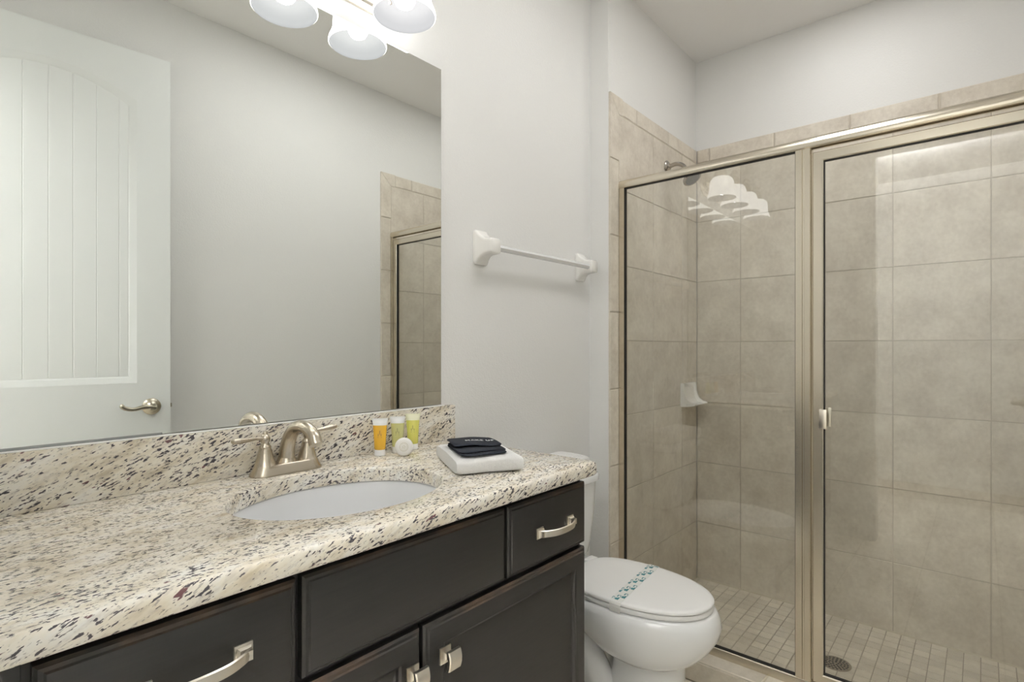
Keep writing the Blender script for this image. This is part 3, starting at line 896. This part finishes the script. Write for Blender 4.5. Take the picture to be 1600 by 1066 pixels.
wc = thing('washcloth', 'folded black washcloth with white lettering on the white towel', 'washcloth', (0.888, 0.872, CT + 0.0375))
wa = math.radians(-30); wcen = Vector((0.888, 0.872, 0))
wf = lambda u, v, z: Vector((wcen.x + u * math.cos(wa) - v * math.sin(wa), wcen.y + u * math.sin(wa) + v * math.cos(wa), z))
def wtop(u, v):
    """upper surface of the black cloth above the towel"""
    s = max(0.0, min(1.0, (v + 0.062) / 0.035)); s = s * s * (3 - 2 * s)
    return 0.0135 + 0.011 * s + 0.0035 * math.sin(u * 55 + 1.0) * s + 0.002 * math.sin(v * 80 + u * 30)
bm = B()
NU, NV = 30, 30
hu, hv = 0.0555, 0.074
zb0 = CT + 0.0368
top = [[None] * (NV + 1) for _ in range(NU + 1)]; bot = [[None] * (NV + 1) for _ in range(NU + 1)]
def wgrid(h0, h1f, v0, v1, zlift):
    T = []; Bt = []
    for i in range(NU + 1):
        u = -hu + 2 * hu * i / NU; T.append([]); Bt.append([])
        for j in range(NV + 1):
            v = v0 + (v1 - v0) * j / NV
            e = min(1.0, math.sqrt(max(0.0, min(i, NU - i) / 3.0)) + 0.12, math.sqrt(max(0.0, min(j, NV - j) / 3.0)) + 0.12)
            cu = u * (1 - 0.09 * (abs(2 * j / NV - 1)) ** 8); cv = v - 0.005 * math.copysign(1, 2 * j / NV - 1) * (abs(u) / hu) ** 8 + 0.004 * math.sin(u * 45 + v0 * 90)
            top_z = h1f(u, v); b_z = h0(u, v); mid = (top_z + b_z) / 2
            T[-1].append(bm.verts.new(wf(cu, cv, zb0 + mid + (top_z - mid) * e)))
            Bt[-1].append(bm.verts.new(wf(cu, cv, zb0 + mid + (b_z - mid) * e)))
    for i in range(NU):
        for j in range(NV):
            bm.faces.new((T[i][j], T[i + 1][j], T[i + 1][j + 1], T[i][j + 1]))
            bm.faces.new((Bt[i][j], Bt[i][j + 1], Bt[i + 1][j + 1], Bt[i + 1][j]))
    for i in range(NU):
        bm.faces.new((T[i][0], Bt[i][0], Bt[i + 1][0], T[i + 1][0])); bm.faces.new((T[i][NV], T[i + 1][NV], Bt[i + 1][NV], Bt[i][NV]))
    for j in range(NV):
        bm.faces.new((T[0][j], T[0][j + 1], Bt[0][j + 1], Bt[0][j])); bm.faces.new((T[NU][j], Bt[NU][j], Bt[NU][j + 1], T[NU][j + 1]))
wgrid(lambda u, v: 0.0006, lambda u, v: 0.0060 + 0.0006 * math.sin(u * 60), -hv, hv * 0.98, 0)
wgrid(lambda u, v: 0.0058 + 0.0006 * math.sin(u * 60), lambda u, v: 0.0105 + 0.0010 * math.sin(u * 50 + 2), -hv * 0.88, hv * 0.97, 0)
def flap(u, v):
    t = max(0.0, min(1.0, (v + hv * 0.42) / (hv * 1.42)))
    return 0.0158 + 0.0022 * math.sin(t * 2.6) + 0.0042 * (1 - 0.6 * t) * max(0.0, math.cos((u + 0.020) * 30)) ** 2 + 0.0015 * t * math.sin(u * 70 + 0.6)
fold = lambda u: 0.0030 + 0.0045 * max(0.0, math.cos((u + 0.030) * 26)) ** 2
wgrid(lambda u, v: flap(u, v) - 0.0050, flap, -hv * 0.42, hv, 0)
link_mesh('cloth', bm, M_BLACKCLOTH, wc, 60)
# embroidered word on the cloth
def text_mesh(body, size):
    c = bpy.data.curves.new('lettering', 'FONT'); c.body = body; c.size = size; c.extrude = 0.0003; c.align_x = 'CENTER'; c.align_y = 'CENTER'
    c.space_character = 1.15
    tmp = bpy.data.objects.new('tmp', c); COL.objects.link(tmp)
    bpy.context.view_layer.update()
    dg = bpy.context.evaluated_depsgraph_get()
    me = bpy.data.meshes.new_from_object(tmp.evaluated_get(dg))
    bm = bmesh.new(); bm.from_mesh(me)
    bpy.data.objects.remove(tmp); bpy.data.curves.remove(c); bpy.data.meshes.remove(me)
    return bm
bm = text_mesh('MAKE UP', 0.0150)
for v in bm.verts:
    u, w = v.co.x + 0.010, v.co.y + 0.008
    z = flap(u, w)
    v.co = wf(u, w, zb0 + z + 0.0009 + v.co.z)
link_mesh('lettering', bm, M_THREAD, wc, 0)

# ------------------------------------------------------------------ toilet
TX = 1.495
tl = thing('toilet', 'white two-piece toilet with its lid closed beside the vanity', 'toilet', (TX, 0.85, 0.0))
def egg(yf, yb, hw, z, n=56, xc=None, pw=1.0):
    """egg outline: pointed-round front (low y), flatter back"""
    xc = TX if xc is None else xc
    ym = yf + (yb - yf) * 0.56
    pts = []
    for k in range(n):
        a = 2 * math.pi * k / n
        x = math.cos(a); y = math.sin(a)
        if y < 0: pts.append(Vector((xc + hw * math.copysign(abs(x) ** 0.92, x), ym + (ym - yf) * y, z)))
        else:
            p = 0.55
            pts.append(Vector((xc + hw * math.copysign(abs(x) ** p, x), ym + (yb - ym) * abs(y) ** 0.8, z)))
    return pts
bm = B()
loft(bm, [egg(0.662, 0.82, 0.082, 0.270), egg(0.628, 0.855, 0.112, 0.282), egg(0.598, 0.895, 0.135, 0.303), egg(0.570, 0.940, 0.152, 0.334), egg(0.549, 0.985, 0.164, 0.368), egg(0.542, 1.02, 0.1675, 0.396), egg(0.547, 1.02, 0.166, 0.420), egg(0.555, 1.02, 0.161, 0.434), egg(0.565, 1.02, 0.152, 0.4400)])
# pedestal and foot
loft(bm, [egg(0.612, 1.10, 0.120, 0.0), egg(0.616, 1.10, 0.114, 0.022), egg(0.632, 1.08, 0.098, 0.05), egg(0.640, 0.90, 0.086, 0.10), egg(0.643, 0.86, 0.082, 0.18), egg(0.645, 0.84, 0.082, 0.285)])
# deck under the tank
loft(bm, [rrect(TX, 1.075, 0.12, 0.105, 0.04, 0.30), rrect(TX, 1.075, 0.135, 0.110, 0.04, 0.36), rrect(TX, 1.075, 0.14, 0.110, 0.04, 0.435), rrect(TX, 1.075, 0.135, 0.105, 0.04, 0.445)])
for s in (-1, 1):
    tube(bm, [(TX + s * 0.070, 1.02, 0.36), (TX + s * 0.075, 0.94, 0.27), (TX + s * 0.072, 0.875, 0.170), (TX + s * 0.070, 0.885, 0.085), (TX + s * 0.066, 0.97, 0.060), (TX + s * 0.060, 1.05, 0.12)], [0.052, 0.050, 0.046, 0.044, 0.044, 0.044], 20)
link_mesh('bowl', bm, M_PORC, tl, 60)
bm = B()
loft(bm, [egg(0.570, 0.995, 0.148, 0.4405), egg(0.564, 0.998, 0.1525, 0.4435), egg(0.563, 0.998, 0.1535, 0.452), egg(0.566, 0.996, 0.151, 0.4560)])
link_mesh('seat', bm, M_PLASTIC, tl, 50)
bm = B()
LIDX = 0.0
loft(bm, [egg(0.569, 0.990, 0.148, 0.4572), egg(0.563, 0.996, 0.1530, 0.4592), egg(0.562, 0.997, 0.1535, 0.4635), egg(0.565, 0.995, 0.151, 0.4675), egg(0.576, 0.985, 0.141, 0.4695), egg(0.62, 0.95, 0.10, 0.4703), egg(0.70, 0.89, 0.04, 0.4708)])
box(bm, TX - 0.10, TX - 0.05, 0.985, 1.015, 0.440, 0.468, 0.006)
box(bm, TX + 0.05, TX + 0.10, 0.985, 1.015, 0.440, 0.468, 0.006)
link_mesh('lid', bm, M_PLASTIC, tl, 50)
bm = B()
TKX = 1.500
def tk(hx, y0, y1, r, z): return rrect(TKX, (y0 + y1) / 2, hx, (y1 - y0) / 2, r, z, 8)
loft(bm, [tk(0.140, 1.045, 1.180, 0.05, 0.458), tk(0.150, 1.036, 1.183, 0.055, 0.468), tk(0.155, 1.028, 1.185, 0.06, 0.51), tk(0.164, 1.018, 1.188, 0.065, 0.60), tk(0.170, 1.014, 1.190, 0.065, 0.715)])
link_mesh('tank', bm, M_PORC, tl, 50)
bm = B()
loft(bm, [tk(0.172, 1.010, 1.192, 0.067, 0.7155), tk(0.178, 1.004, 1.193, 0.070, 0.719), tk(0.179, 1.003, 1.193, 0.070, 0.734), tk(0.176, 1.006, 1.192, 0.068, 0.740), tk(0.16, 1.02, 1.18, 0.05, 0.743)])
link_mesh('tank_lid', bm, M_PORC, tl, 50)
bm = B()
lathe(bm, (TKX - 0.125, 1.013, 0.675), [(0.013, 0), (0.013, 0.006), (0.007, 0.009), (0.007, 0.018)], 18, (0, -1, 0))
tube(bm, [(TKX - 0.125, 0.999, 0.675), (TKX - 0.10, 0.995, 0.674), (TKX - 0.065, 0.995, 0.668)], [0.006, 0.0055, 0.007], 12)
link_mesh('flush_lever', bm, M_CHROME, tl)
bm = B(); lathe(bm, (TX, 1.09, 0.440), [(0.05, 0), (0.05, 0.018)], 24)
for s in (-1, 1): tube(bm, [(TX + s * 0.100, 1.085, 0.440), (TX + s * 0.100, 1.085, 0.460)], 0.016, 14, 1)
link_mesh('tank_gasket', bm, M_RUBBER, tl)

# paper band across the closed lid
bd = thing('paper_band', 'white paper strip with teal printing wrapped across the toilet lid', 'paper strip', (TX, 0.79, 0.471))
BH = 0.1535
def zlid(x):
    t = abs(x - TX) / BH
    e = max(0.0, t - 0.90) / 0.10
    return 0.4718 - 0.0026 * e ** 2 - 0.0006 * t
def band_pts(off=0.0):
    mid = [(TX + BH * t, zlid(TX + BH * t) - off) for t in [k / 20 - 1 for k in range(41)]]
    L_ = [(TX - BH - 0.0042 + off, 0.4420), (TX - BH - 0.0042 + off, 0.4555), (TX - BH - 0.0030 + off, 0.4625)]
    R_ = [(2 * TX - x, z) for x, z in L_[::-1]]
    return L_ + mid + R_
bw = 0.0175
BYC = lambda x: 0.790 + (x - TX) * 0.10
bm = B()
loft(bm, [[Vector((x, BYC(x) - bw, z)) for x, z in band_pts()], [Vector((x, BYC(x) + bw, z)) for x, z in band_pts()],
          [Vector((x, BYC(x) + bw, z)) for x, z in band_pts(0.0005)], [Vector((x, BYC(x) - bw, z)) for x, z in band_pts(0.0005)], [Vector((x, BYC(x) - bw, z)) for x, z in band_pts()]], False, False, False)
link_mesh('strip', bm, simple('white_paper', (0.80, 0.80, 0.77), 0.5), bd, 0)
M_TEAL = simple('teal_print', (0.045, 0.22, 0.25), 0.5)
bm = B()
zband = lambda x: zlid(x) + 0.0003
def patch(x0, x1, y0, y1):
    x0 = max(x0, TX - 0.145); x1 = min(x1, TX + 0.145)
    if x1 - x0 < 0.002: return
    b0, b1 = BYC(x0), BYC(x1)
    lo = [Vector((x0, b0 + y0, zband(x0))), Vector((x1, b1 + y0, zband(x1))), Vector((x1 - 0.0015, b1 + y1, zband(x1))), Vector((x0 + 0.0015, b0 + y1, zband(x0)))]
    loft(bm, [lo, [p + Vector((0, 0, 0.0002)) for p in lo]])
for k in range(5):
    for row, dy in enumerate((-0.0108, 0.0022, 0.0135)):
        x = TX - 0.128 + k * 0.066 + (0.020, 0.0, -0.016)[row]
        h = 0.0056 if row < 2 else 0.0032
        # a little mark: block, stem and open ring
        patch(x - 0.019, x - 0.001, dy - h, dy - h * 0.1)
        patch(x - 0.019, x - 0.006, dy - h * 0.1, dy + h)
        patch(x + 0.000, x + 0.014, dy + h * 0.4, dy + h)
        patch(x + 0.010, x + 0.014, dy - h * 0.7, dy + h * 0.4)
        patch(x + 0.000, x + 0.010, dy - h, dy - h * 0.7)
link_mesh('printed_mark', bm, M_TEAL, bd, 0)['label'] = 'teal printing'

# white towel lying on the tank lid
bm = B()
a_ = math.radians(4); c_ = Vector((1.482, 1.095, 0))
f1 = lambda u, v, z: Vector((c_.x + u * math.cos(a_) - v * math.sin(a_), c_.y + u * math.sin(a_) + v * math.cos(a_), z))
puffy(bm, f1, 0.145, 0.068, 0.7437, 0.802, 1, wob=0.0035, seed=11)
tag(link_mesh('tank_towel', bm, M_TOWEL, None, 60), 'folded white towel lying on top of the toilet tank', 'towel')

# ------------------------------------------------------------------ shower enclosure
se = thing('shower_enclosure', 'satin metal framed glass shower enclosure with a hinged door', 'shower enclosure', (XH, 0.44, CURBZ))
YA, YZ = YS - 0.0005, YO + TT + 0.0005       # left and right ends
XG = XH                                       # glass plane
def extr_y(bm, prof, y0, y1):
    loft(bm, [[Vector((x, y0, z)) for x, z in prof], [Vector((x, y1, z)) for x, z in prof]])
def extr_z(bm, prof, z0, z1):
    loft(bm, [[Vector((x, y, z0)) for x, y in prof], [Vector((x, y, z1)) for x, y in prof]])
XF = XH - 0.013                               # outer face of the frame
bm = B()
hp = [(XF + 0.004, 1.8165), (XF + 0.001, 1.8165), (XF - 0.0015, 1.8185), (XF - 0.0035, 1.825), (XF - 0.0035, 1.834), (XF - 0.001, 1.842), (XF + 0.004, 1.8475), (XF + 0.011, 1.850), (XF + 0.018, 1.8475), (XF + 0.026, 1.838), (XF + 0.027, 1.8165), (XF + 0.018, 1.8165), (XF + 0.018, 1.829), (XF + 0.004, 1.829)]
extr_y(bm, hp, YZ, YA)
link_mesh('header_rail', bm, M_ALU, se, 40)
bm = B()
tp = [(XF - 0.002, CURBZ + 0.0005), (XF + 0.028, CURBZ + 0.0005), (XF + 0.028, CURBZ + 0.024), (XF + 0.022, CURBZ + 0.030), (XF + 0.004, CURBZ + 0.030), (XF + 0.001, CURBZ + 0.0275), (XF, CURBZ + 0.024)]
extr_y(bm, tp, YZ, YA)
link_mesh('bottom_track', bm, M_ALU, se, 40)
def jamb(y0, y1):
    bm = B(); extr_z(bm, [(XF + 0.001, y0), (XF + 0.025, y0), (XF + 0.025, y1), (XF + 0.001, y1)], CURBZ + 0.030, 1.8165)
    link_mesh('wall_jamb', bm, M_ALU, se, 30)
jamb(YA - 0.023, YA); jamb(YZ, YZ + 0.020)
PY0, PY1 = 0.4115, 0.4575                      # centre post
bm = B()
pp = [(XF - 0.001, PY1), (XF - 0.001, PY1 - 0.019), (XF + 0.0015, PY1 - 0.0205), (XF + 0.0015, PY1 - 0.0255), (XF - 0.002, PY1 - 0.027), (XF - 0.002, PY0 + 0.0035), (XF + 0.003, PY0), (XF + 0.026, PY0), (XF + 0.026, PY1)]
extr_z(bm, pp, CURBZ + 0.030, 1.8165)
link_mesh('center_post', bm, M_ALU, se, 20)
# fixed pane
GT = 0.005
bm = B(); box(bm, XG - GT / 2, XG + GT / 2, PY1 - 0.004, YA - 0.019, CURBZ + 0.031, 1.8155)
g = link_mesh('fixed_pane', bm, M_GLASS, se, 0); g['label'] = 'clear glass pane'
bm = B()
gy0, gy1, gz0, gz1 = PY1, YA - 0.023, CURBZ + 0.0302, 1.8163
gk = 0.0022
for a in ((gy0 + 0.0002, gy0 + gk, gz0, gz1), (gy1 - gk, gy1 - 0.0002, gz0, gz1), (gy0 + gk, gy1 - gk, gz0, gz0 + gk), (gy0 + gk, gy1 - gk, gz1 - gk, gz1)):
    box(bm, XF + 0.004, XF + 0.020, *a)
link_mesh('gasket', bm, M_RUBBER, g, 0)
# hinged door, shut
DY_L, DY_R, DZ0, DZ1 = PY0 - 0.004, YZ + 0.023, CURBZ + 0.034, 1.8000
bm = B()
def stile(y0, y1, z0, z1, horiz):
    pr = 0.0015
    if not horiz: extr_z(bm, [(XF, y0), (XF + 0.022, y0), (XF + 0.022, y1), (XF, y1)], z0, z1)
    else: extr_y(bm, [(XF, z0), (XF + 0.022, z0), (XF + 0.022, z1), (XF, z1)], y0, y1)
fw = 0.030
# mitred frame from one lofted ring
def ringp(e, x): return [Vector((x, DY_R + e, DZ0 + e)), Vector((x, DY_L - e, DZ0 + e)), Vector((x, DY_L - e, DZ1 - e)), Vector((x, DY_R + e, DZ1 - e))]
loft(bm, [ringp(fw, XF + 0.022), ringp(0, XF + 0.022), ringp(0, XF + 0.002), ringp(0.002, XF), ringp(fw - 0.003, XF), ringp(fw, XF + 0.003), ringp(fw, XF + 0.022)], True, False, False)
bmesh.ops.remove_doubles(bm, verts=bm.verts[:], dist=1e-6)
sd = link_mesh('shower_door', bm, M_ALU, se, 25)
bm = B(); box(bm, XG - GT / 2, XG + GT / 2, DY_R + fw - 0.006, DY_L - fw + 0.006, DZ0 + fw - 0.006, DZ1 - fw + 0.006)
link_mesh('door_glass', bm, M_GLASS, sd, 0)
bm = B()
a0, a1, b0, b1 = DY_R + fw + 0.0002, DY_L - fw - 0.0002, DZ0 + fw + 0.0002, DZ1 - fw - 0.0002
for a in ((a0, a0 + gk, b0, b1), (a1 - gk, a1, b0, b1), (a0 + gk, a1 - gk, b0, b0 + gk), (a0 + gk, a1 - gk, b1 - gk, b1)):
    box(bm, XF + 0.0045, XF + 0.018, *a)
link_mesh('gasket', bm, M_RUBBER, sd, 0)
bm = B()
hy = DY_L - fw + 0.006
for s, xa, xb in ((1, XF - 0.024, XF - 0.0003), (-1, XF + 0.0223, XF + 0.046)):
    box(bm, xa, xb, hy - 0.003, hy + 0.001, 0.925, 0.985, 0.001)
    if s > 0: box(bm, xa - 0.001, xa + 0.003, hy - 0.020, hy + 0.001, 0.925, 0.985, 0.001)
    else: box(bm, xb - 0.003, xb + 0.001, hy - 0.020, hy + 0.001, 0.925, 0.985, 0.001)
link_mesh('handle', bm, M_PULL, sd, 30)

# ------------------------------------------------------------------ things in the shower
sh = thing('shower_sprayer', 'metal shower head on a curved arm high on the tiled wall', 'shower head', (2.385, YS, 2.02))
bm = B(); lathe(bm, (2.385, YS - 0.0005, 2.015), [(0.030, 0), (0.029, 0.004), (0.022, 0.010), (0.013, 0.013), (0.012, 0.016)], 28, (0, -1, 0))
link_mesh('flange', bm, M_SHOWERMETAL, sh)
bm = B(); tube(bm, [(2.385, YS - 0.012, 2.015), (2.385, YS - 0.045, 2.020), (2.385, YS - 0.075, 2.008), (2.385, YS - 0.098, 1.978)], 0.0095, 16)
link_mesh('arm', bm, M_SHOWERMETAL, sh)
bm = B()
hax = Vector((-0.12, -0.55, -0.83)).normalized()
hb = Vector((2.385, YS - 0.092, 1.984))
lathe(bm, hb, [(0.011, 0), (0.015, 0.006), (0.015, 0.014), (0.011, 0.018), (0.016, 0.026), (0.032, 0.040), (0.041, 0.050), (0.043, 0.058), (0.040, 0.062)], 32, hax)
h = link_mesh('head', bm, M_SHOWERMETAL, sh, 40)
bm = B()
fc_ = hb + hax * 0.0622
lathe(bm, fc_, [(0.034, 0), (0.033, 0.001), (0.026, 0.0012), (0.024, 0.0005), (0.001, 0.0005)], 32, hax)
u = hax.orthogonal().normalized(); w = hax.cross(u)
for r, n in ((0.029, 18), (0.018, 12), (0.009, 6)):
    for k in range(n):
        a = 2 * math.pi * k / n
        lathe(bm, fc_ + (u * math.cos(a) + w * math.sin(a)) * r, [(0.0017, 0), (0.0012, 0.003)], 6, hax)
link_mesh('spray_face', bm, simple('grey_spray_face', (0.28, 0.28, 0.27), 0.4), h, 30)

# ceramic soap dish on the left tiled wall next to the corner
bm = B()
x0, x1 = 2.535, 2.690
Yw = YS - 0.0004
prof_out = [(0.0, 0.890), (0.0, 1.004), (0.012, 1.004), (0.016, 1.000), (0.017, 0.985), (0.019, 0.965), (0.024, 0.945), (0.034, 0.926), (0.050, 0.914), (0.068, 0.909), (0.074, 0.905), (0.073, 0.900), (0.055, 0.895), (0.030, 0.891)]
prof_in = [(0.0, 0.890), (0.0, 1.004), (0.010, 1.004), (0.010, 0.998), (0.0095, 0.980), (0.0105, 0.955), (0.016, 0.928), (0.030, 0.909), (0.050, 0.9025), (0.066, 0.9035), (0.074, 0.905), (0.073, 0.900), (0.055, 0.895), (0.030, 0.891)]
def pr(p, x, s=1.0): return [Vector((x, Yw - d, z)) for d, z in p]
xs = [(x0, prof_out), (x0 + 0.003, prof_out), (x0 + 0.010, prof_out), (x0 + 0.016, prof_in), (x1 - 0.016, prof_in), (x1 - 0.010, prof_out), (x1 - 0.003, prof_out), (x1, prof_out)]
loft(bm, [pr(p, x) for x, p in xs])
tag(link_mesh('soap_dish', bm, M_CERAM, None, 40), 'white ceramic soap dish in the corner of the tiled shower', 'soap dish')

# round floor drain
dr = thing('shower_drain', 'round metal drain grate in the shower mosaic floor', 'drain', (2.325, 0.412, 0.0))
bm = B(); lathe(bm, (2.325, 0.412, 0.0004), [(0.052, 0), (0.052, 0.0015), (0.050, 0.0022), (0.046, 0.002), (0.001, 0.002)], 40)
link_mesh('plate', bm, M_SHOWERMETAL, dr, 30)
bm = B()
for r, n in ((0.040, 20), (0.030, 15), (0.020, 10), (0.010, 5)):
    for k in range(n):
        a = 2 * math.pi * k / n
        lathe(bm, (2.325 + r * math.cos(a), 0.412 + r * math.sin(a), 0.0018), [(0.0042, 0), (0.0042, 0.0009)], 8)
link_mesh('grate_holes', bm, M_HOLE, dr, 0)

# switch plates on the entry wall (they show in the shower glass)
for y, lab in ((1.128, 'white wall plate on the entry wall nearest the mirror corner'), (0.751, 'white wall plate on the entry wall nearest the doorway')):
    t = thing('switch_plate', lab, 'switch plate', (XE, y, 1.132), 'wall plates on the entry wall')
    bm = B(); box(bm, XE + 0.0003, XE + 0.006, y - 0.036, y + 0.036, 1.075, 1.190, 0.002)
    link_mesh('plate', bm, M_PLASTIC, t)
    bm = B(); box(bm, XE + 0.0055, XE + 0.0085, y - 0.017, y + 0.017, 1.099, 1.166, 0.0015)
    link_mesh('rocker', bm, M_PLASTIC, t)
